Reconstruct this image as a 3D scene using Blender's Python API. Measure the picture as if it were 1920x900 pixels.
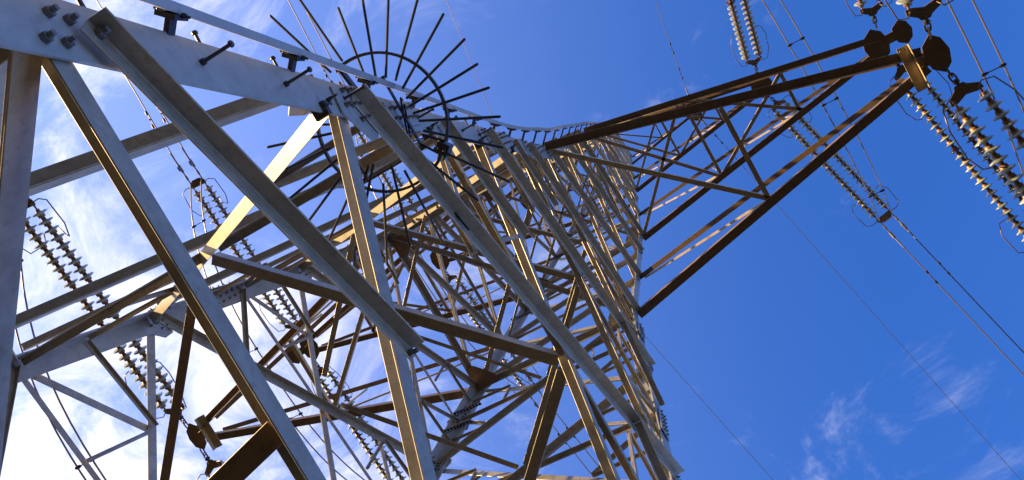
import bpy, bmesh, math, random
from mathutils import Vector, Matrix
random.seed(4)
for o in list(bpy.data.objects): bpy.data.objects.remove(o, do_unlink=True)
S = bpy.context.scene
C = S.collection
ZC = 1.65                      # eye height above the ground
def P(x, y, z): return Vector((x, y, z + ZC))

# ------------------------------------------------------------------ camera
cd = bpy.data.cameras.new('camera'); cam = bpy.data.objects.new('camera', cd); C.objects.link(cam)
R = Matrix(((0.84356, 0.49009, 0.21164), (-0.44831, 0.86511, -0.21720), (-0.28954, 0.08834, 0.95291)))
right, down, fwd = R[0], R[1], R[2]
M = Matrix((( right[0], -down[0], -fwd[0], 5.1314), (right[1], -down[1], -fwd[1], -2.0471), (right[2], -down[2], -fwd[2], ZC), (0, 0, 0, 1)))
cam.matrix_world = M
cd.sensor_width = 36; cd.lens = 1522.17 / 1920 * 36; cd.clip_start = 0.05; cd.clip_end = 6000
S.camera = cam
# ------------------------------------------------------------------ sun, sky, exposure
SUN_EL = math.radians(11); SUN_DIR = Vector((-0.92, -0.38, 0)).normalized()
sd = Vector((SUN_DIR.x * math.cos(SUN_EL), SUN_DIR.y * math.cos(SUN_EL), math.sin(SUN_EL)))
sl = bpy.data.lights.new('sun', 'SUN'); sl.energy = 4.2; sl.angle = math.radians(0.5); sl.color = (1.0, 0.66, 0.28)
so = bpy.data.objects.new('sun', sl); C.objects.link(so)
so.rotation_euler = sd.to_track_quat('Z', 'Y').to_euler(); so.location = (0, 0, 60)
wd = bpy.data.worlds.new('World'); S.world = wd; wd.use_nodes = True
nt = wd.node_tree; nt.nodes.clear()
def wn(t, **k):
    n = nt.nodes.new(t)
    for a, b in k.items(): setattr(n, a, b)
    return n
def wm(op, a, b=None, clamp=False):
    n = wn('ShaderNodeMath', operation=op, use_clamp=clamp)
    for i, v in enumerate((a, b)):
        if v is None: continue
        if isinstance(v, (int, float)): n.inputs[i].default_value = v
        else: nt.links.new(v, n.inputs[i])
    return n.outputs[0]
sky = wn('ShaderNodeTexSky', sky_type='NISHITA', sun_disc=False)
sky.sun_elevation = SUN_EL; sky.sun_rotation = math.atan2(SUN_DIR.x, SUN_DIR.y)
sky.air_density = 1.0; sky.dust_density = 0.3; sky.ozone_density = 2.0
hsv = wn('ShaderNodeHueSaturation'); hsv.inputs['Saturation'].default_value = 1.2; hsv.inputs['Value'].default_value = 1.0
tint = wn('ShaderNodeMix', data_type='RGBA', blend_type='MULTIPLY'); tint.inputs[0].default_value = 1; tint.inputs[7].default_value = (0.78, 0.737, 1.06, 1)
nt.links.new(sky.outputs[0], tint.inputs[6]); nt.links.new(tint.outputs[2], hsv.inputs['Color'])
tc = wn('ShaderNodeTexCoord'); sx = wn('ShaderNodeSeparateXYZ'); nt.links.new(tc.outputs['Generated'], sx.inputs[0])
dz = wm('MAXIMUM', sx.outputs[2], 0.12)
px, py = wm('DIVIDE', sx.outputs[0], dz), wm('DIVIDE', sx.outputs[1], dz)
cx = wn('ShaderNodeCombineXYZ'); nt.links.new(px, cx.inputs[0]); nt.links.new(py, cx.inputs[1])
mp = wn('ShaderNodeMapping'); nt.links.new(cx.outputs[0], mp.inputs[0])
mp.inputs['Rotation'].default_value = (0, 0, math.radians(-58)); mp.inputs['Scale'].default_value = (2.3, 3.9, 1); mp.inputs['Location'].default_value = (3.1, 1.7, 0)
n1 = wn('ShaderNodeTexNoise'); n1.inputs['Scale'].default_value = 1.5; n1.inputs['Detail'].default_value = 12; n1.inputs['Roughness'].default_value = 0.68; n1.inputs['Distortion'].default_value = 0.9
nt.links.new(mp.outputs[0], n1.inputs['Vector'])
n2 = wn('ShaderNodeTexNoise'); n2.inputs['Scale'].default_value = 1.3; n2.inputs['Detail'].default_value = 8; n2.inputs['Distortion'].default_value = 0.5
nt.links.new(cx.outputs[0], n2.inputs['Vector'])
# the cloud bank lies towards the sun side (-x); the +x side is almost clear
side = wm('ADD', wm('MULTIPLY', sx.outputs[0], -0.9), wm('MULTIPLY', sx.outputs[1], -0.3))
bias = wm('MAXIMUM', wm('MULTIPLY', wm('ADD', side, -0.46), 0.95), -0.055)
dens = wm('ADD', wm('ADD', n1.outputs[0], wm('MULTIPLY', wm('SUBTRACT', n2.outputs[0], 0.5), 1.1)), bias)
mr = wn('ShaderNodeMapRange'); mr.interpolation_type = 'SMOOTHSTEP'
nt.links.new(dens, mr.inputs[0]); mr.inputs[1].default_value = 0.46; mr.inputs[2].default_value = 1.0; mr.inputs[3].default_value = 0; mr.inputs[4].default_value = 0.93
veil = wm('MULTIPLY', wm('POWER', wm('MAXIMUM', wm('ADD', side, 0.2), 0.0), 2.0), 0.24)   # thin high veil towards the sun
mx = wn('ShaderNodeMix', data_type='RGBA'); nt.links.new(wm('ADD', mr.outputs[0], veil, True), mx.inputs[0]); nt.links.new(hsv.outputs[0], mx.inputs[6])
mx.inputs[7].default_value = (3.5, 3.35, 3.5, 1)
bg = wn('ShaderNodeBackground'); bg.inputs['Strength'].default_value = 0.15
nt.links.new(mx.outputs[2], bg.inputs[0]); ow = wn('ShaderNodeOutputWorld'); nt.links.new(bg.outputs[0], ow.inputs[0])
vs = S.view_settings
S.display_settings.display_device = 'sRGB'; vs.view_transform = 'Standard'; vs.look = 'None'; vs.gamma = 1; vs.use_curve_mapping = False
vs.exposure = 1.6

# ------------------------------------------------------------------ materials
def mat(name, col, rough=0.5, metal=0.0, var=0.12, scale=6.0, streak=None, spec=0.5, bump=0.0):
    m = bpy.data.materials.new(name); m.use_nodes = True; t = m.node_tree; b = t.nodes['Principled BSDF']
    b.inputs['Roughness'].default_value = rough; b.inputs['Metallic'].default_value = metal; b.inputs['Specular IOR Level'].default_value = spec
    co = t.nodes.new('ShaderNodeTexCoord'); nz = t.nodes.new('ShaderNodeTexNoise')
    nz.inputs['Scale'].default_value = scale; nz.inputs['Detail'].default_value = 6; nz.inputs['Roughness'].default_value = 0.65
    t.links.new(co.outputs['Object'], nz.inputs['Vector'])
    r = t.nodes.new('ShaderNodeValToRGB'); r.color_ramp.elements[0].position = 0.3; r.color_ramp.elements[1].position = 0.72
    r.color_ramp.elements[0].color = tuple(c * (1 - var) for c in col) + (1,)
    r.color_ramp.elements[1].color = tuple(min(1, c * (1 + var)) for c in col) + (1,)
    t.links.new(nz.outputs[0], r.inputs[0]); last = r.outputs[0]
    if streak:
        n3 = t.nodes.new('ShaderNodeTexNoise'); n3.inputs['Scale'].default_value = scale * 3.7; n3.inputs['Detail'].default_value = 8
        t.links.new(co.outputs['Object'], n3.inputs['Vector'])
        r3 = t.nodes.new('ShaderNodeValToRGB'); r3.color_ramp.elements[0].position = 0.54; r3.color_ramp.elements[1].position = 0.72
        r3.color_ramp.elements[1].color = (0.6, 0.6, 0.6, 1); t.links.new(n3.outputs[0], r3.inputs[0])
        mm = t.nodes.new('ShaderNodeMix'); mm.data_type = 'RGBA'; t.links.new(r3.outputs[0], mm.inputs[0]); t.links.new(last, mm.inputs[6])
        mm.inputs[7].default_value = streak + (1,); last = mm.outputs[2]
    t.links.new(last, b.inputs['Base Color'])
    if bump:
        bp = t.nodes.new('ShaderNodeBump'); bp.inputs['Strength'].default_value = bump; bp.inputs['Distance'].default_value = 0.01
        t.links.new(nz.outputs[0], bp.inputs['Height']); t.links.new(bp.outputs[0], b.inputs['Normal'])
    return m
legm = mat('pale_galvanised_steel', (0.29, 0.305, 0.305), 0.42, 0.2, 0.16, 7.0, streak=(0.27, 0.24, 0.2), bump=0.06)
galv = mat('weathered_grey_steel', (0.30, 0.275, 0.23), 0.40, 0.32, 0.24, 7.0, streak=(0.2, 0.16, 0.11), bump=0.06)
brown = mat('brown_shaded_weathered_steel', (0.19, 0.13, 0.08), 0.5, 0.1, 0.2, 5.0, streak=(0.09, 0.055, 0.03))  # base colour darkened to carry the shade under the arms
ringm = mat('ring_steel', (0.11, 0.11, 0.12), 0.35, 0.5, 0.2, 20)
dark = mat('dark_hardware', (0.045, 0.042, 0.045), 0.4, 0.3, 0.2, 20)
boltm = mat('bolt_steel', (0.16, 0.15, 0.15), 0.35, 0.6, 0.2, 30)
railm = mat('rail_steel', (0.42, 0.41, 0.39), 0.35, 0.3, 0.1, 8)
shed = mat('insulator_glass', (0.34, 0.40, 0.38), 0.12, 0.0, 0.1, 20, spec=0.7)
shedd = mat('dark_insulator_glass', (0.07, 0.03, 0.03), 0.15, 0.0, 0.1, 20, spec=0.7)
cap = mat('insulator_cap', (0.27, 0.155, 0.08), 0.4, 0.1, 0.2, 20)
wire = mat('conductor_aluminium', (0.22, 0.20, 0.21), 0.45, 0.5, 0.15, 40)
grass = mat('dry_grass', (0.034, 0.028, 0.014), 0.95, 0.0, 0.35, 0.6, streak=(0.025, 0.028, 0.012), spec=0.1)

# ------------------------------------------------------------------ helpers
def mesh_obj(name, verts, faces, m, parent=None, smooth=False):
    me = bpy.data.meshes.new(name); me.from_pydata([tuple(v) for v in verts], [], faces)
    bm = bmesh.new(); bm.from_mesh(me); bmesh.ops.recalc_face_normals(bm, faces=bm.faces); bm.to_mesh(me); bm.free()
    if smooth:
        for p in me.polygons: p.use_smooth = True
    for q in (m if isinstance(m, (list, tuple)) else [m]): me.materials.append(q)
    o = bpy.data.objects.new(name, me); C.objects.link(o)
    if parent is not None: o.parent = parent
    return o
def empty(name, loc=(0, 0, 0), parent=None):
    o = bpy.data.objects.new(name, None); C.objects.link(o); o.location = loc; o.empty_display_size = 0.3
    if parent is not None: o.parent = parent
    return o
def tag(o, label=None, cat=None, group=None, kind=None):
    if label: o['label'] = label
    if cat: o['category'] = cat
    if group: o['group'] = group
    if kind: o['kind'] = kind
    return o
class MB:
    def __init__(s): s.v = []; s.f = []
    def add(s, v, f):
        k = len(s.v); s.v += [Vector(a) for a in v]; s.f += [tuple(i + k for i in q) for q in f]
    def obj(s, name, m, parent=None, smooth=False): return mesh_obj(name, s.v, s.f, m, parent, smooth)
    def prism(s, poly0, poly1):
        n = len(poly0); s.add(list(poly0) + list(poly1), [tuple(range(n)), tuple(range(2 * n - 1, n - 1, -1))] + [(i, (i + 1) % n, n + (i + 1) % n, n + i) for i in range(n)])
    def ell(s, p0, p1, n1, n2, a, t, b=None, e=0.0):
        """rolled angle: heel on p0-p1, flange a along n1, flange b along n2, thickness t"""
        p0, p1 = Vector(p0), Vector(p1); ax = (p1 - p0).normalized(); b = b or a
        n1 = Vector(n1); n1 = (n1 - ax * n1.dot(ax)).normalized(); n2 = Vector(n2); n2 = (n2 - ax * n2.dot(ax) - n1 * n2.dot(n1)).normalized()
        c = t * 0.16; f = t * 0.5
        pr = [(c, 0), (a - c, 0), (a, c), (a, t - c * 2), (a - c * 2, t), (t + f, t), (t + f * .3, t + f * .3), (t, t + f), (t, b - c * 2), (t - c * 2, b), (c, b), (0, b - c), (0, c)]
        s.prism([p0 - ax * e + n1 * x + n2 * y for x, y in pr], [p1 + ax * e + n1 * x + n2 * y for x, y in pr])
    def box(s, c, ux, uy, uz, hx, hy, hz):
        c = Vector(c); ux, uy, uz = Vector(ux).normalized(), Vector(uy).normalized(), Vector(uz).normalized()
        q = [(-1, -1), (1, -1), (1, 1), (-1, 1)]
        s.prism([c + ux * hx * a + uy * hy * b - uz * hz for a, b in q], [c + ux * hx * a + uy * hy * b + uz * hz for a, b in q])
    def plate(s, pts, n, t):
        n = Vector(n).normalized(); s.prism([Vector(p) for p in pts], [Vector(p) + n * t for p in pts])
    def tube(s, pts, r, k=8, closed=False):
        pts = [Vector(p) for p in pts]; n = len(pts); rings = []; prev = None
        for i, p in enumerate(pts):
            d = ((pts[(i + 1) % n] if closed or i < n - 1 else p) - (pts[i - 1] if closed or i > 0 else p)).normalized()
            u = prev if prev is not None else (Vector((0, 0, 1)) if abs(d.z) < .9 else Vector((1, 0, 0)))
            u = (u - d * u.dot(d)).normalized(); prev = u; w = d.cross(u)
            rr = r[i] if isinstance(r, (list, tuple)) else r
            rings.append([p + (u * math.cos(2 * math.pi * j / k) + w * math.sin(2 * math.pi * j / k)) * rr for j in range(k)])
        v = [q for g in rings for q in g]; f = []
        for i in range(n if closed else n - 1):
            for j in range(k):
                f.append((i * k + j, i * k + (j + 1) % k, ((i + 1) % n) * k + (j + 1) % k, ((i + 1) % n) * k + j))
        if not closed: f += [tuple(range(k - 1, -1, -1)), tuple((n - 1) * k + j for j in range(k))]
        s.add(v, f)
    def lathe(s, prof, o=(0, 0, 0), ax=(1, 0, 0), k=16):
        ax = Vector(ax).normalized(); u = ax.orthogonal().normalized(); w = ax.cross(u); o = Vector(o); v = []; f = []
        for x, r in prof: v += [o + ax * x + (u * math.cos(2 * math.pi * j / k) + w * math.sin(2 * math.pi * j / k)) * max(r, 1e-4) for j in range(k)]
        for i in range(len(prof) - 1):
            for j in range(k): f.append((i * k + j, i * k + (j + 1) % k, (i + 1) * k + (j + 1) % k, (i + 1) * k + j))
        f += [tuple(range(k)), tuple((len(prof) - 1) * k + j for j in range(k))]; s.add(v, f)
    def bolt(s, p, n, r=0.018, h=0.03, rot=0.0):
        s.lathe([(0, r), (h * .55, r), (h * .62, r * .92)], p, n, 6); s.lathe([(h * .6, r * .55), (h * 1.25, r * .55), (h * 1.3, r * .45)], p, n, 8)

# ------------------------------------------------------------------ ground
g = mesh_obj('ground', [(-3000, -3000, 0), (3000, -3000, 0), (3000, 3000, 0), (-3000, 3000, 0)], [(0, 1, 2, 3)], grass); tag(g, kind='structure')

# ------------------------------------------------------------------ the tower
W1, W2, W4, SL, Z1, Z2, Z3, Z4 = 1.9, 1.6927, 0.665, 0.10984, 15.55, 22.18, 29.18, 37.16
def wid(z):
    if z <= Z1: return W1 + SL * (Z1 - z)
    if z < Z2: return W1 + (W2 - W1) * (z - Z1) / (Z2 - Z1)
    return W2 + (W4 - W2) * (z - Z2) / (Z4 - Z2)
SG = {'A': (1, -1), 'B': (1, 1), 'C': (-1, -1), 'D': (-1, 1)}
def leg(n, z, inset=0.0):
    w = wid(z) - inset; return P(SG[n][0] * w, SG[n][1] * w, z)
tower = empty('transmission_tower')
tag(tower, 'tall grey steel lattice tower with three pairs of brown crossarms, seen from its foot', 'tower')
def legsize(z): return (0.265, 0.024) if z < 9 else (0.26, 0.023) if z < Z1 else (0.20, 0.018) if z < Z2 else (0.14, 0.014)
legs = {}
for n in 'ABCD':
    sx_, sy_ = SG[n]; m = MB(); zz = [-1.75, 8.6, Z1, Z2, Z4 + .15]
    for i in range(4):
        a, t = legsize((zz[i] + zz[i + 1]) / 2); m.ell(leg(n, zz[i]), leg(n, zz[i + 1]), (0, -sy_, 0), (-sx_, 0, 0), a, t)
    legs[n] = m.obj('leg', legm, tower)
FACES = {'AB': ('A', 'B', Vector((1, 0, 0))), 'CA': ('C', 'A', Vector((0, -1, 0))), 'DC': ('D', 'C', Vector((-1, 0, 0))), 'BD': ('B', 'D', Vector((0, 1, 0)))}
def drop(n, z):   # the panel points of leg C sit a little lower
    return 0.38 * max(0, min(1, (15.3 - z) / 2.2)) if n == 'C' else 0.0
def fpt(f, s, z):
    """point on a face: s=-1 at its first leg, +1 at its second, height z"""
    a, b, n = FACES[f]; return leg(a, z - drop(a, z)).lerp(leg(b, z - drop(b, z)), (s + 1) / 2)
def fnorm(f, z):
    a, b, n = FACES[f]; d = (leg(a, z + .2) - leg(a, z - .2)); h = (leg(b, z) - leg(a, z)); c = d.cross(h).normalized()
    return c if c.dot(n) > 0 else -c
def fmember(name, f, s0, z0, s1, z1, a, t, side, up, m=galv, off=0.016, trim=0.0, b=None):
    """angle in a face. side +1 outside / -1 inside; up: outstanding leg on the upper edge (True) or the lower edge"""
    p0, p1 = fpt(f, s0, z0), fpt(f, s1, z1); ax = (p1 - p0).normalized(); p0 = p0 + ax * trim; p1 = p1 - ax * trim
    zm = min((z0 + z1) / 2, 15.4) if min(z0, z1) < Z1 - .01 else (z0 + z1) / 2
    n = fnorm(f, zm); n = (n - ax * n.dot(ax)).normalized(); u = n.cross(ax); u = u if u.z > 0 else -u
    if up: heel = u * a / 2; n1 = -u
    else: heel = -u * a / 2; n1 = u
    o = n * (off if side > 0 else -(legsize(zm)[1] + 0.004))
    q = MB(); q.ell(p0 + heel + o, p1 + heel + o, n1, n * side, a, t, b); return q.obj(name, m, tower)
def angle(name, p0, p1, a, t, n1=(0, 0, 1), n2=(1, 0, 0), m=galv, parent=None, b=None):
    q = MB(); q.ell(p0, p1, n1, n2, a, t, b); return q.obj(name, m, parent or tower)
NODES = [-0.85, 5.15, 9.55, 12.85, 15.55, 18.06, 20.4, Z2, 25.0, 27.2, Z3, 31.6, 33.6, 35.5, Z4]
def xcentre(z0, z1):
    w0, w1 = wid(z0), wid(z1); return z0 + (z1 - z0) * w0 / (w0 + w1)
for i in range(len(NODES) - 1):
    z0, z1 = NODES[i], NODES[i + 1]; w = wid((z0 + z1) / 2)
    a, t = [(0.13, .012), (0.125, .012), (0.115, .011), (0.105, .01)][i] if i < 4 else ((0.11, .010) if z0 < Z2 else (0.09, .009))
    nm = 'diagonal_brace' if i < 4 else 'upper_brace'
    e = 0.10 / w if i < 4 else 0.07 / w
    for f in FACES:
        fmember(nm, f, -1 + e, z0 + .05, 1 - e, z1 - .05, a, t, 1, True, off=0.018)
        fmember(nm, f, 1 - e, z0 + .05, -1 + e, z1 - .05, a, t, -1, f != 'CA')
        if i < 4:
            zc = xcentre(z0, z1); zm = zc
            ra, rt = [(0.105, .01), (0.09, .009), (0.075, .008), (0.065, .007)][i]
            for sgn in (-1, 1):
                ee = 0.08 / wid(zm)
                outside = (sgn < 0)
                fmember('horizontal_strut', f, sgn * (1 - ee), zm, sgn * 0.03, zm, ra * (.8 if f == 'DC' else 1), rt, 1 if f == 'DC' else -1, True)
                # struts from the middle of the leg to the middle of the diagonal above (and, higher up, below)
                if i < 3:
                    zt = (zc + z1) / 2; st = 0.5 * wid(z1) / wid(zt); d0, d1 = ((.13, -.11), (-.16, -.28), (.05, -.05))[i] if f == 'AB' and sgn < 0 else (.06, 0)
                    fmember('sub_strut', f, sgn * (1 - .13 / wid(zm)), zm + d0, sgn * (st - (.02 if i else .03)), zt + d1, ra * (.88 if i == 0 else 1.05), rt, 1, True, off=0.034)
                if i >= 1:
                    zt = (zc + z0) / 2; st = 0.5 * wid(z0) / wid(zt)
                    fmember('lower_strut', f, sgn * (1 - ee), zm - .04, sgn * st, zt, ra * .85, rt, -1, True)
            if i >= 1:
                for sgn in (-1, 1):
                    for zt, zl_ in (((zc + z1) / 2, z1), ((zc + z0) / 2, z0)):
                        st = 0.5 * wid(zl_) / wid(zt); e3 = .08 / wid(zt)
                        fmember('short_strut', f, sgn * (1 - e3), zt + (.05 if i > 1 else -.1), sgn * st, zt, (.055, .05, .045)[i - 1], .006, -1, True)
                    # light hangers from the horizontal strut to the quarter points
                    fmember('short_strut', f, sgn * .5, zc, sgn * .47, (zc + z1) / 2 - .05, (.05, .045, .04)[i - 1], .005, -1, True)
    if 4 <= i < 11:
        for k_, f in enumerate(FACES): fmember('cross_strut', f, -1 + e, z1 - .03, 1 - e, z1 - .03, .06, .006, -1, True)
        angle('cross_strut', leg('AC'[i % 2], z1 - .05, .06), leg('DB'[i % 2], z1 - .05, .06), .055, .006, (1, 1, 0), (0, 0, 1))
# waist / arm level horizontals and plan bracing
for z, a in ((Z1, .12), (Z2, .09), (Z3, .07)):
    for f in FACES:
        fmember('horizontal_strut', f, -0.97, z - .02, 0.97, z - .02, a, .01, -1, True)
    zz = z - .03
    angle('plan_brace', leg('A', zz, .1), leg('D', zz, .1), a * .8, .008, (1, 1, 0), (0, 0, 1))
    angle('plan_brace', leg('C', zz - .012, .1), leg('B', zz - .012, .1), a * .8, .008, (1, -1, 0), (0, 0, -1))
# diamonds between the panel centres
for k, i in enumerate((1, 2, 3)):
    z = xcentre(NODES[i], NODES[i + 1]) + .02; w = wid(z) - .12; a = (.12, .09, .075)[k]; s = 0.10
    pts = [((w, -s), (-.16, -w - .06)), ((-s * 5, -w), (-w, -s * 5)), ((-w, s), (-s, w)), ((s, w), (w, s))]
    for q0, q1 in pts:
        d = Vector((q0[0] + q1[0], q0[1] + q1[1], 0))
        angle('plan_brace', P(q0[0], q0[1], z), P(q1[0], q1[1], z), a, .01, -d, (0, 0, 1), brown if (k == 0 and q0[0] < 0 and q0[1] < 0) else galv)  # the brown edge has its underside shade in the colour
# hip bracing of the bottom panel; brown puts underside shade into the colour
zb = xcentre(NODES[0], NODES[1])
angle('hip_brace', P(3.30, -3.18, zb), P(1.55, -1.45, zb), .13, .01, (0, 0, -1), (-1, -1, 0))
angle('hip_brace', P(3.27, -1.66, zb - .02), P(1.6, -1.22, zb - .02), .095, .012, (0, 1, 0), (0, 0, 1), brown)
angle('hip_brace', P(1.66, -3.27, zb - .02), P(1.22, -1.6, zb - .02), .12, .012, (1, 0, 0), (0, 0, 1), brown)

# gusset plates with their bolts (one mesh per plate)
def gusset(f, s, z, pts, off, m=legm, bolts=(), br=0.017, nm='gusset_plate', t=0.012, parent=None):
    n = fnorm(f, min(z, 15.4) if z < Z1 else z); a, b, _ = FACES[f]; h = (leg(b, z) - leg(a, z)).normalized() * (-s); u = n.cross(h).normalized(); u = u if u.z > 0 else -u
    o = leg(a if s < 0 else b, z - drop(a if s < 0 else b, z)) + n * off; q = MB(); q.plate([o + h * x + u * y for x, y in pts], n, t)
    nv = len(q.f)
    for x, y in bolts: q.bolt(o + h * x + u * y + n * t, n, br, br * 1.7)
    tl = legsize(z)[1]
    for x, y in bolts:
        if x < .24: q.bolt(o + h * x + u * y - n * (off + tl), -n, br, br * 1.7)
    ob = q.obj(nm, [m, boltm], parent or tower)
    for k_, pl in enumerate(ob.data.polygons): pl.material_index = 1 if k_ >= nv else 0
    return ob
for i, z in enumerate(NODES[1:11]):
    k = [1, .85, .75, .75, .6, .55, .55, .45, .45, .45][i]
    for f in FACES:
        for s in (-1, 1):
            bl = [(.06, .18), (.06, .06), (.06, -.06), (.17, .10), (.17, -.02), (.28, .02), (.27, .13), (.17, -.14)]
            gusset(f, s, z, [(0.02 * k, .28 * k), (.2 * k, .30 * k), (.42 * k, .20 * k), (.44 * k, .02 * k), (.22 * k, -.28 * k), (0.03 * k, -.22 * k)], 0.002,
                   bolts=[(x * k, y * k) for x, y in bl] if i < 6 else [(.1 * k, .1 * k), (.2 * k, -.05 * k)], br=.021 if i == 0 else .018)
# splice plates on the legs
for n in 'ABCD':
    for f in [q for q in FACES if n in q]:
        s = -1 if FACES[f][0] == n else 1
        for z in (6.35, 10.9, 14.4):
            L = .42; bl = [(x, y) for x in (.07, .16) for y in (-.33, -.2, -.07, .07, .2, .33)]
            gusset(f, s, z, [(.012, -L), (.232, -L), (.232, L), (.012, L)], .015 if z > 7 else 0.003, bolts=bl, br=.017, nm='splice_plate')
# bolts on the near joint at the lower left of leg A
def near_bolt(x, y, z, r=0.022):
    n = fnorm('AB', 3); q = MB(); q.bolt(P(wid(z), -wid(z) + y, z) + n * x, n, r, .035); q.obj('bolt', boltm, legs['A'])
for y, z in ((.087, 2.47), (.097, 2.56), (.205, 2.37), (.205, 2.47)): near_bolt(0.0, y, z)
near_bolt(.046, .165, 2.62, .024)

q = MB(); n_ = fnorm('AB', 3.7); q.bolt(P(wid(3.66), -1.44, 3.66) + n_ * .045, n_, .024, .04); q.obj('strut_bolt', boltm, tower)
# horizontal node plates (brown gussets) inside the legs at arm level
for z, kk in ((Z1, 1), (Z2, .8), (Z3, .65)):
    for n in 'ABCD':
        a, b = SG[n]; w = wid(z) - .03; q = MB(); L = .52 * kk
        q.plate([P(a * w, b * w, z - .06), P(a * (w - L), b * w, z - .06), P(a * (w - L), b * (w - L * .35), z - .06), P(a * (w - L * .35), b * (w - L), z - .06), P(a * w, b * (w - L), z - .06)], (0, 0, 1), .012)
        q.obj('node_plate', brown if n in 'CD' else galv, tower)

# ------------------------------------------------------------------ crossarms
def hexplate(q, c, ry, rx, t=.02):
    q.plate([c + Vector((rx * x, ry * y, 0)) for x, y in ((.1, -1), (.75, -.62), (1, .05), (.7, .68), (.0, 1), (-.8, .6), (-1, -.05), (-.8, -.6))], (0, 0, 1), t)
def crossarm(sg, z, ztop, L, kind, ch, web):
    root = empty('crossarm', (0, 0, 0), tower)
    w, wt = wid(z), wid(ztop); ye = .20
    bot, top = {}, {}
    for sy in (-1, 1):
        b0, b1 = P(sg * w, sy * (w - ch * .45), z), P(sg * (L + .1), sy * .07, z)
        t0, t1 = P(sg * wt, sy * wt, ztop), P(sg * (L - .25), sy * (ye + .02), z + .16)
        bot[sy] = (b0, b1); top[sy] = (t0, t1)
        q = MB(); q.ell(b0 + Vector((0, 0, -.02)), b1 + Vector((0, 0, -.02)), (0, sy, 0), (0, 0, sy), ch, .012, ch * .8); q.obj('bottom_chord', brown, root)
        q = MB(); q.ell(t0, t1, (0, -sy, 0), (0, 0, 1), ch * .62, .009); q.obj('top_chord', brown, root)
    def bp(sy, k): return bot[sy][0].lerp(bot[sy][1], k)
    def tp(sy, k): return top[sy][0].lerp(top[sy][1], k)
    def br(p0, p1, n1=(0, 0, 1), n2=None, a=.055, m=brown, nm='lattice_brace'):
        ax = (p1 - p0).normalized(); n2 = n2 or Vector(n1).cross(ax); q = MB(); q.ell(p0, p1, n2, n1, a, .007); q.obj(nm, m, root)
    dzv = Vector((0, 0, .015)); lo = galv if False else brown
    for kind_, s0, k0, s1, k1 in web: br(bp(s0, k0) + dzv, bp(s1, k1) + dzv, (0, 0, 1), None, ch * .55, tan)
    ks = [0.0, .36, .68] if kind != 1 else [0.0, .5]
    for sy in (-1, 1):
        for j, k in enumerate(ks[1:]): br(bp(sy, k), tp(sy, k), (0, sy, 0), None, .045, tan)
        for j in range(len(ks) - 1): br(bp(sy, ks[j + 1]), tp(sy, ks[j] + (.12 if j else .02)), (0, sy, 0), None, .045, tan)
    q = MB()
    if kind == 1:
        q2 = MB(); c = P(sg * (L - .12), 0.03, z - .05)
        q2.box(c, (1, 0, 0), (0, 1, 0), (0, 0, 1), .09, .42, .008); q2.box(c + Vector((sg * .098, 0, -.06)), (1, 0, 0), (0, 1, 0), (0, 0, 1), .006, .42, .068)
        for yy in (-.36, .36):
            for xx in (-.05, .05): q2.bolt(c + Vector((xx, yy, -.008)), (0, 0, -1), .018, .02)
        q2.obj('end_plate', tan, root)
        hexplate(q, P(sg * (L + .34), .0, z), .36, .21)
        q.box(P(sg * (L + .06), 0, z + .05), (1, 0, 0), (0, 1, 0), (0, 0, 1), .17, .13, .03); q.obj('strain_plate', brown, root)
    elif kind == 2:
        hexplate(q, P(sg * L, 0, z - .04), .44, .30); q.obj('strain_plate', brown, root)
        q = MB(); hexplate(q, P(sg * (L + .66), 0, z), .32, .23); q.box(P(sg * (L + .36), 0, z + .04), (1, 0, 0), (0, 1, 0), (0, 0, 1), .2, .12, .03); q.obj('outer_plate', brown, root)
    else:
        hexplate(q, P(sg * L, 0, z - .04), .5, .36); q.obj('strain_plate', brown, root)
    return root
tan = mat('tan_weathered_steel', (0.42, 0.34, 0.22), 0.45, 0.0, 0.18, 5.0)
W1b = [('d', -1, .02, 1, .5), ('s', -1, .5, 1, .5), ('d', 1, .5, 1, .5)][:2]
WX = [('d', -1, .0, 1, .35), ('d', 1, .0, -1, .33), ('s', -1, .36, 1, .36), ('d', 1, .36, -1, .68), ('d', -1, .40, 1, .70), ('s', -1, .69, 1, .69)]
for sg in (1, -1):
    crossarm(sg, Z1, 18.06, 8.36, 1, .17, W1b)
    crossarm(sg, Z2, 25.0, 9.10, 2, .16, WX)
    crossarm(sg, Z3, 31.6, 6.66, 3, .14, WX)
    # earth wire arm at the peak
    crossarm(sg, 35.5, Z4, 4.1, 4, .10, [('d', -1, 0, 1, .5), ('s', -1, .5, 1, .5)])

# ------------------------------------------------------------------ climbing rail on leg A
rp = []
def railpt(z):
    T = [(-3, .10), (9.5, .115), (11.5, .14), (13, .20), (14.5, .30), (15.55, .35), (18, .325), (20.4, .27), (22.2, .25), (25, .28), (28, .31), (40, .34)]
    for (a_, o0), (b_, o1) in zip(T, T[1:]):
        if a_ <= z <= b_: off = o0 + (o1 - o0) * (z - a_) / (b_ - a_)
    return leg('A', z) + Vector((1, -1, 0)).normalized() * off
q = MB(); zs_ = [-.6 + i * .5 for i in range(76)]
pts = [railpt(z) for z in zs_ if z < 36.5]
ua = Vector((1, 1, 0)).normalized(); ub = Vector((1, -1, 0)).normalized()
for i in range(len(pts) - 1): pass
v = []; f = []
prof = [(-.035, .0), (.035, .0), (.035, .045), (.012, .045), (.012, .03), (-.012, .03), (-.012, .045), (-.035, .045)]
for p in pts: v += [p + ua * a_ + ub * (b_ - .02) for a_, b_ in prof]
n_ = len(prof)
for i in range(len(pts) - 1):
    for j in range(n_): f.append((i * n_ + j, i * n_ + (j + 1) % n_, (i + 1) * n_ + (j + 1) % n_, (i + 1) * n_ + j))
rail = mesh_obj('climbing_rail', v, f, railm, tower)
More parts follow.
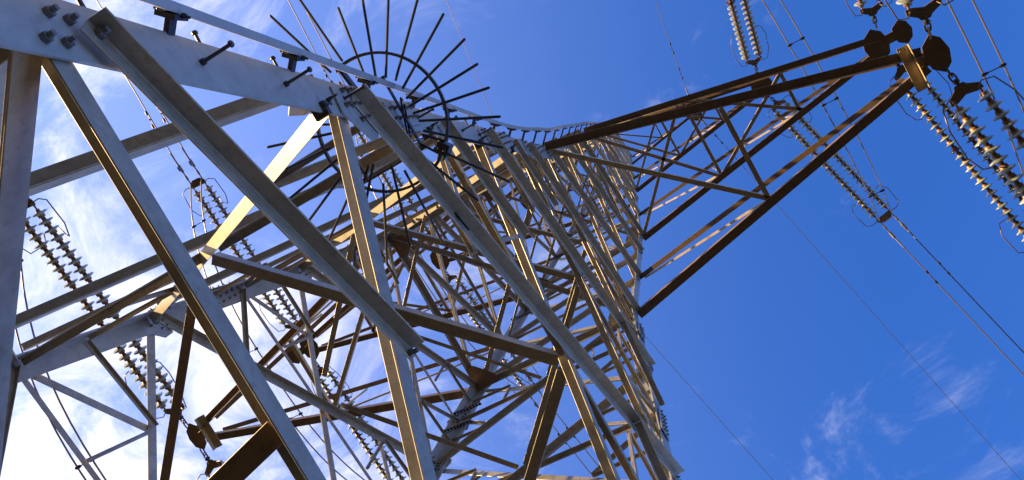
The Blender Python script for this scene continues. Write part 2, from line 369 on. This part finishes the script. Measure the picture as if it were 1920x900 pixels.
for i in range(26):
    z = 3.25 + i * 1.2
    p1 = railpt(z) - ub * .022; p0 = leg('A', z) - ub * .01; q = MB()
    mid = (p0 + p1) / 2; q.box(mid, ub, ua, (0, 0, 1), (p1 - p0).length / 2, .013, .026); q.box(p1 - ub * .012, ub, ua, (0, 0, 1), .012, .05, .05)
    q.bolt(p1 + ua * .05, ua, .014, .03); q.bolt(p1 - ua * .05, -ua, .014, .03)
    q.obj('rail_bracket', dark, rail)
# step bolts on the near leg
for i in range(18):
    z = 2.9 + i * .42 + (.06 if i % 2 else 0); q = MB(); n = fnorm('AB', 5) if i % 2 else fnorm('CA', 5)
    if i in (6, 7, 8): continue
    p = leg('A', z) + (Vector((0, .13, 0)) if i % 2 else Vector((-.12, 0, 0)))
    q.lathe([(-.0, .017), (.02, .017), (.021, .0095), (.16, .0095), (.161, .017), (.172, .017), (.178, .012)], p, n, 10); q.obj('step_bolt', dark, legs['A'])
# clips on the lower edge of leg A's flange
for z in (4.62, 6.95, 9.1, 11.2):
    p = leg('A', z) + Vector((.012, .225, 0)); q = MB()
    q.box(p + Vector((-.03, .02, -.02)), (0, 1, 0), (1, 0, 0), (0, 0, 1), .045, .05, .022); q.tube([p + Vector((.0, .0, .1)), p + Vector((.03, -.01, .03)), p + Vector((.03, .01, -.02)), p + Vector((.0, .03, -.05))], .008, 6); q.bolt(p + Vector((.02, -.02, .02)), (1, 0, 0), .014, .06)
    q.obj('rail_clip', dark, legs['A'])
# perforated bird-guard bars on the far leg D
for z in (14.3, 13.7, 19.2, 24.2):
    p = leg('D', z); q = MB()
    for k in range(9): q.box(p + Vector((.05 + .07 * k, -.26 + .005 * k, -.04)), (1, 0, 0), (0, 1, 0), (0, 0, 1), .022, .028, .012)
    for yy in (-.03, .03): q.box(p + Vector((.33, -.24 + yy, -.04)), (1, 0, 0), (0, 1, 0), (0, 0, 1), .32, .006, .014)
    q.obj('ladder_bar', dark, tower)

# ------------------------------------------------------------------ spiked anti-climb guard on leg A
ZG = 6.15; gc = leg('A', ZG) + Vector((-.14, .142, 0))
guard = empty('anti_climb_guard', gc)
tag(guard, 'black ring of long radiating spikes clamped round the near leg below the climbing rail', 'climbing guard')
RG = .55
def gp(ang, r, dz=0.0): return Vector((math.cos(ang) * r, math.sin(ang) * r, dz))
def arc(a0, a1, nm):
    n = 26; v = []; f = []
    for i in range(n + 1):
        an = math.radians(a0 + (a1 - a0) * i / n)
        for r_, z_ in ((RG - .011, -.016), (RG + .011, -.016), (RG + .011, .016), (RG - .011, .016)): v.append(gp(an, r_, z_))
    for i in range(n):
        for j in range(4): f.append((i * 4 + j, i * 4 + (j + 1) % 4, i * 4 + 4 + (j + 1) % 4, i * 4 + 4 + j))
    f += [(0, 1, 2, 3), (n * 4 + 3, n * 4 + 2, n * 4 + 1, n * 4)]
    return mesh_obj(nm, v, f, ringm, guard)
r1 = arc(-98, 44, 'ring_half'); r2 = arc(56, 208, 'ring_half')
q = MB(); q.lathe([(0, .0115), (.66, .0115), (.67, .007)], (0, 0, 0), (1, 0, 0), 8); spk = q.obj('spike', dark, guard); first = True
th = -107.0
while th < 209:
    r0 = .17 + .05 * math.sin(th * 2.3)
    if -99 < th < -92 or th < -100: r0 = .44
    if th > 52: r0 = .26 + .08 * math.sin(th * 1.7)
    s = spk if first else spk.copy()
    if not first: C.objects.link(s)
    s.parent = guard; first = False
    a = math.radians(th); s.location = gp(a, r0 + .14, .03 if th < 50 else -.03); s.rotation_euler = (0, math.radians(2 + random.uniform(-2.5, 2.5)), a + math.radians(random.uniform(-1.2, 1.2)))
    th += 13.3
# clamp frame round the leg: flat bars, hinge box and stub posts
q = MB(); h = .30
fr = [(.20, -.30), (.20, .34), (-.34, .34), (-.34, -.30)]
for i in range(4):
    a, b = Vector(fr[i] + (0,)), Vector(fr[(i + 1) % 4] + (0,)); dr = (b - a).normalized(); q.box((a + b) / 2, dr, Vector((-dr.y, dr.x, 0)), (0, 0, 1), (b - a).length / 2 + (.02 if i % 2 else -.008), .006, .02)
for an in (-98, 44, 56, 140, 208):
    a = math.radians(an); e = gp(a, RG - .012); i_ = gp(a, .36); q.tube([i_, e], .011, 6)
q.obj('clamp_frame', dark, guard)
q = MB(); a = math.radians(50); c = gp(a, RG + .0)
q.box(c, gp(a, 1), (-math.sin(a), math.cos(a), 0), (0, 0, 1), .05, .045, .06)
for k in (-.025, .025): q.bolt(c + gp(a, k) + Vector((0, 0, -.06)), (0, 0, -1), .014, .03); q.bolt(c + gp(a, k) + Vector((-math.sin(a), math.cos(a), 0)) * .045, (-math.sin(a), math.cos(a), 0), .014, .04)
q.obj('hinge_box', dark, guard)
for y_ in (.10, .16):
    q = MB(); q.tube([Vector((.2, y_ + .1, .12)), Vector((.2, y_ + .1, -.2))], .008, 6); q.tube([Vector((.24, y_ - .2, .02)), Vector((.1, y_ + .22, -.02))], .008, 6); q.obj('lock_bar', dark, guard)
q = MB(); a = math.radians(-98); c = gp(a, RG - .1); q.box(c, gp(a, 1), (-math.sin(a), math.cos(a), 0), (0, 0, 1), .10, .012, .035); q.obj('lock_bar', dark, guard)

# ------------------------------------------------------------------ insulator sets
ND, PITCH, X0, LS = 26, .186, .70, 6.4
def link_pts(x0, x1, w, vert):
    pts = []
    for i in range(16):
        a = 2 * math.pi * i / 16; x = (x0 + x1) / 2 + math.copysign(max(0, (x1 - x0) / 2 - w), math.cos(a)) + math.cos(a) * w if abs(math.cos(a)) > 1e-6 else (x0 + x1) / 2
        y = math.sin(a) * w; pts.append((x, 0, y) if vert else (x, y, 0))
    return pts
disc_prof = [(x * 1.2, r * 1.26) for x, r in [(-.078, .030), (-.074, .050), (-.035, .056), (-.028, .058), (-.020, .078), (-.006, .112), (.004, .126), (.010, .124), (.010, .108), (.022, .104), (.012, .088), (.024, .080), (.012, .060), (.026, .056), (.02, .036), (.08, .030)]]
def disc_mesh(nm, m):
    q = MB(); q.lathe(disc_prof, (0, 0, 0), (1, 0, 0), 18); o = q.obj(nm, [m, cap], None, True)
    for p in o.data.polygons:
        r = math.hypot(p.center.y, p.center.z)
        if p.center.x < -.032 and r < .085: p.material_index = 1
        if p.center.x > .024 and r < .075: p.material_index = 1
    return o
def make_set():
    root = empty('insulator_set')
    q = MB(); q.tube(link_pts(-.04, .15, .042, True), .016, 6, True); q.tube(link_pts(.09, .26, .042, False), .016, 6, True); q.lathe([(.20, .02), (.22, .055), (.26, .06), (.29, .03), (.32, .026)], (0, 0, 0), (1, 0, 0), 12); q.obj('chain_link', dark, root, False)
    q = MB(); q.plate([(.30, -.07, -.01), (.30, .07, -.01), (.36, .11, -.01), (.45, .26, -.01), (.55, .27, -.01), (.55, .16, -.01), (.50, 0, -.01), (.55, -.16, -.01), (.55, -.27, -.01), (.45, -.26, -.01), (.36, -.11, -.01)], (0, 0, 1), .02)
    for yy in (-.21, .21, 0): q.bolt((.50 if yy else .36, yy, -.01), (0, 0, -1), .022, .03)
    q.obj('yoke_plate', brown, root)
    xe = X0 + PITCH * (ND - 1) + .1
    q = MB(); q.plate([(xe + .08, -.26, -.01), (xe + .08, .26, -.01), (xe + .20, .25, -.01), (xe + .30, .12, -.01), (xe + .30, -.12, -.01), (xe + .20, -.25, -.01)], (0, 0, 1), .02); q.obj('yoke_plate', brown, root)
    for y in (-.21, .21):
        col = MB(); col.lathe([(X0 - .17, .022), (X0 - .10, .022), (X0 - .09, .016), (xe - .04, .016), (xe + .06, .02), (xe + .12, .035), (xe + .15, .02)], (0, y, 0), (1, 0, 0), 8)
        co = col.obj('insulator_column', cap, root)
        for k in range(ND):
            src = dproto if k != 11 else dproto2
            d_ = src.copy(); C.objects.link(d_); d_.parent = co; d_.location = (X0 + k * PITCH, y, 0)
        # dead end clamp
        q = MB(); q.lathe([(xe + .22, .02), (xe + .36, .02), (xe + .37, .034), (xe + .5, .034), (xe + .51, .022), (xe + .62, .022), (xe + .63, .045), (xe + .85, .045), (xe + .87, .026), (LS + .3, .022), (LS + .31, .014)], (0, y, 0), (1, 0, 0), 10)
        q.box((xe + .76, y, -.05), (1, 0, 0), (0, 1, 0), (0, 0, 1), .07, .02, .045); q.obj('dead_end_clamp', wire, root)
        sy = math.copysign(1, y)
        q = MB(); q.tube([(.52, y * .9, -.02), (.44, y + sy * .06, -.10), (.50, y + sy * .22, -.16), (.85, y + sy * .33, -.16), (1.35, y + sy * .36, -.12), (1.62, y + sy * .27, -.06), (1.68, y + sy * .14, -.02)], .012, 8); q.obj('arcing_horn', horn, root, True)
        q = MB(); q.tube([(xe + .14, y * 1.1, 0), (xe + .16, y + sy * .22, -.04), (xe + .08, y + sy * .38, -.06), (xe - .45, y + sy * .42, -.08), (xe - .72, y + sy * .30, -.05), (xe - .70, y + sy * .06, .17), (xe - .5, y - sy * .02, .2)], .013, 8); q.obj('arcing_horn', horn, root, True)
    return root
horn = mat('arcing_horn_steel', (0.20, 0.15, 0.10), 0.4, 0.4, 0.15, 20)
dproto = disc_mesh('disc', shed); dproto2 = disc_mesh('disc', shedd)
proto = make_set()
bpy.data.objects.remove(dproto); bpy.data.objects.remove(dproto2)
def copy_tree(o, parent=None):
    c = o.copy(); C.objects.link(c); c.parent = parent
    for ch in list(o.children): copy_tree(ch, c)
    return c
HEX = {(1, 1): 8.72, (2, 1): 9.28, (3, 1): 6.72, (1, -1): 8.76, (2, -1): 9.20, (3, -1): 6.72}
ZS = {1: Z1, 2: Z2 - .04, 3: Z3 - .04}
# (arm, side, direction along the line) -> sideways drift, sag slope
DIRS = {(1, -1, -1): (.12, .245), (2, -1, -1): (.10, .235), (3, -1, -1): (.12, .30), (1, 1, -1): (.15, .30), (2, 1, -1): (.15, .30), (3, 1, -1): (.17, .52),
        (1, 1, 1): (.14, .20), (2, 1, 1): (.16, .25), (3, 1, 1): (.25, .60), (1, -1, 1): (.18, .20), (2, -1, 1): (.20, .205), (3, -1, 1): (.22, .25)}
NAMES = {1: 'lowest', 2: 'middle', 3: 'top'}
LBL = {(1, -1, -1): 'long double insulator string beside the left edge, rising from the nearest left arm tip',
       (1, -1, 1): 'double insulator string at bottom edge below left arm tip, only its yoke showing',
       (2, -1, -1): 'double insulator string behind the wide leg, rising left from the middle left arm tip',
       (2, -1, 1): 'double insulator string running down to the bottom edge from the middle left arm tip',
       (3, -1, -1): 'small double insulator string between the braces, rising from top left arm tip',
       (3, -1, 1): 'small double insulator string behind the far leg, falling from top left arm tip',
       (1, 1, -1): 'cropped double insulator string above nearest right arm tip, only yoke and first discs showing',
       (1, 1, 1): 'largest double insulator string at right edge, chained to the nearest right arm tip',
       (2, 1, -1): 'cropped double insulator string above the middle right arm, chain and yoke showing',
       (2, 1, 1): 'sunlit double insulator string at right edge, passing behind the nearest arm tip plate',
       (3, 1, -1): 'double insulator string rising to the top edge behind the right arms',
       (3, 1, 1): 'double insulator string crossing behind two right arms, ending at clamps in open sky'}
ends = {}
firstset = True
for key in LBL:
    arm, side, dr = key; a, sl_ = DIRS[key]
    v = Vector((a, dr, -sl_)).normalized(); yv = Vector((0, 0, 1)).cross(v).normalized(); zv = v.cross(yv)
    p = P(side * HEX[(arm, side)], dr * {1: .32, 2: .42, 3: .45}[arm], ZS[arm])
    o = proto if firstset else copy_tree(proto); firstset = False
    o.matrix_world = Matrix(((v.x, yv.x, zv.x, p.x), (v.y, yv.y, zv.y, p.y), (v.z, yv.z, zv.z, p.z), (0, 0, 0, 1))) @ Matrix.Scale(1.08 if arm == 1 else 1.0, 4)
    tag(o, LBL[key], 'insulator', 'insulator strings of the tower')
    ends[key] = (p, v, yv, LS * (1.08 if arm == 1 else 1.0))
# ------------------------------------------------------------------ conductors and jumpers
def damper(parent, p, v):
    q = MB(); b = p + Vector((0, 0, -.07)); q.tube([b - v * .2, b - v * .1, b + v * .1, b + v * .2], .007, 6)
    for s in (-1, 1): q.lathe([(-.06, .015), (-.05, .034), (.05, .034), (.06, .02)], b + v * .2 * s, v, 10)
    q.box(p + Vector((0, 0, -.035)), v, Vector((0, 0, 1)).cross(v), (0, 0, 1), .02, .012, .045); return q.obj('vibration_damper', dark, parent)
def spacer(parent, a, b):
    q = MB(); d = (b - a).normalized(); q.tube([a, b], .012, 6)
    for p, s in ((a, 1), (b, -1)): q.lathe([(-.05, .022), (-.03, .036), (.05, .036), (.10, .018)], p, d * s, 10)
    return q.obj('bundle_spacer', dark, parent)
SIDE = {1: 'right', -1: 'left'}
WL = {(1, -1): 'nearest left arm', (2, -1): 'middle left arm', (3, -1): 'top left arm', (1, 1): 'nearest right arm', (2, 1): 'middle right arm', (3, 1): 'top right arm'}
for key in LBL:
    arm, side, dr = key; p, v, yv, ls = ends[key]; root = empty('conductor_pair', p + v * ls)
    tag(root, 'pair of thin conductors leaving the %s insulators towards the %s of the frame' % (WL[(arm, side)], 'top' if dr < 0 else 'bottom'), 'conductor', 'conductor pairs of the line')
    hv = Vector((v.x, v.y, 0)).normalized(); sl0 = -v.z / math.hypot(v.x, v.y); loc = root.location.copy()
    curve = [hv * l + Vector((0, 0, -sl0 * .55 * l + l * l * .0006)) if l > 0 else Vector((0, 0, 0)) for l in (0, 1, 3, 6, 10, 16, 25, 40, 60, 90, 140)]
    curve = [c if l < .5 else c for l, c in enumerate(curve)]
    for y in (-.21, .21):
        q = MB(); q.tube([yv * y + c for c in curve], .019, 6); w_ = q.obj('wire', wire, root)
        dm = damper(w_, yv * y + hv * 1.35 + Vector((0, 0, -sl0 * .55 * 1.35)), hv)
    spacer(root, hv * 9 + Vector((0, 0, -sl0 * .55 * 9 + .05)) - yv * .21, hv * 9 + Vector((0, 0, -sl0 * .55 * 9 + .05)) + yv * .21)
for arm in (1, 2, 3):
    for side in (1, -1):
        e0, e1 = ends[(arm, side, -1)], ends[(arm, side, 1)]
        a, b = e0[0] + e0[1] * (e0[3] - .75), e1[0] + e1[1] * (e1[3] - .75); mid = (a + b) / 2
        root = empty('jumper_loop', mid); tag(root, 'pair of slack jumper wires looping below the %s tip with small spacers' % WL[(arm, side)], 'jumper wire', 'jumper loops under the arms')
        sag = 2.3; N = 28
        def jp(t, off):
            s = t * 2 - 1; base = a.lerp(b, t) - mid; dz_ = -sag * (1 - abs(s) ** 2.6)
            return base + Vector((off, 0, dz_ - .06))
        for off in (-.2, .2):
            q = MB(); q.tube([jp(i / N, off) for i in range(N + 1)], .019, 6); q.obj('wire', wire, root)
        for t in (.10, .42, .60, .90): spacer(root, jp(t, -.2), jp(t, .2))
# earth wires with dampers
for side in (1, -1):
    for dr in (1, -1):
        p = P(side * 4.15, dr * .12, 35.45); v = Vector((.23 if dr > 0 else .15, dr, 0)).normalized(); root = empty('earth_wire', p)
        tag(root, 'single thin earth wire running from the %s peak arm to the %s edge' % (SIDE[side], 'bottom' if dr > 0 else 'top'), 'earth wire', 'earth wires')
        q = MB(); sl_ = .03 if dr > 0 else .05
        def ep(l): return v * l + Vector((0, 0, -sl_ * l + .0004 * l * l))
        q.lathe([(0, .03), (.1, .03), (.12, .05), (.5, .035), (.9, .02)], (0, 0, 0), v, 8); q.tube([ep(l) for l in (0, 1, 2.2, 5, 10, 20, 40, 70, 110)], .013, 6); q.obj('wire', wire, root)
        for l in (1.5, 2.6): damper(root, ep(l), v)
bpy.context.view_layer.update()
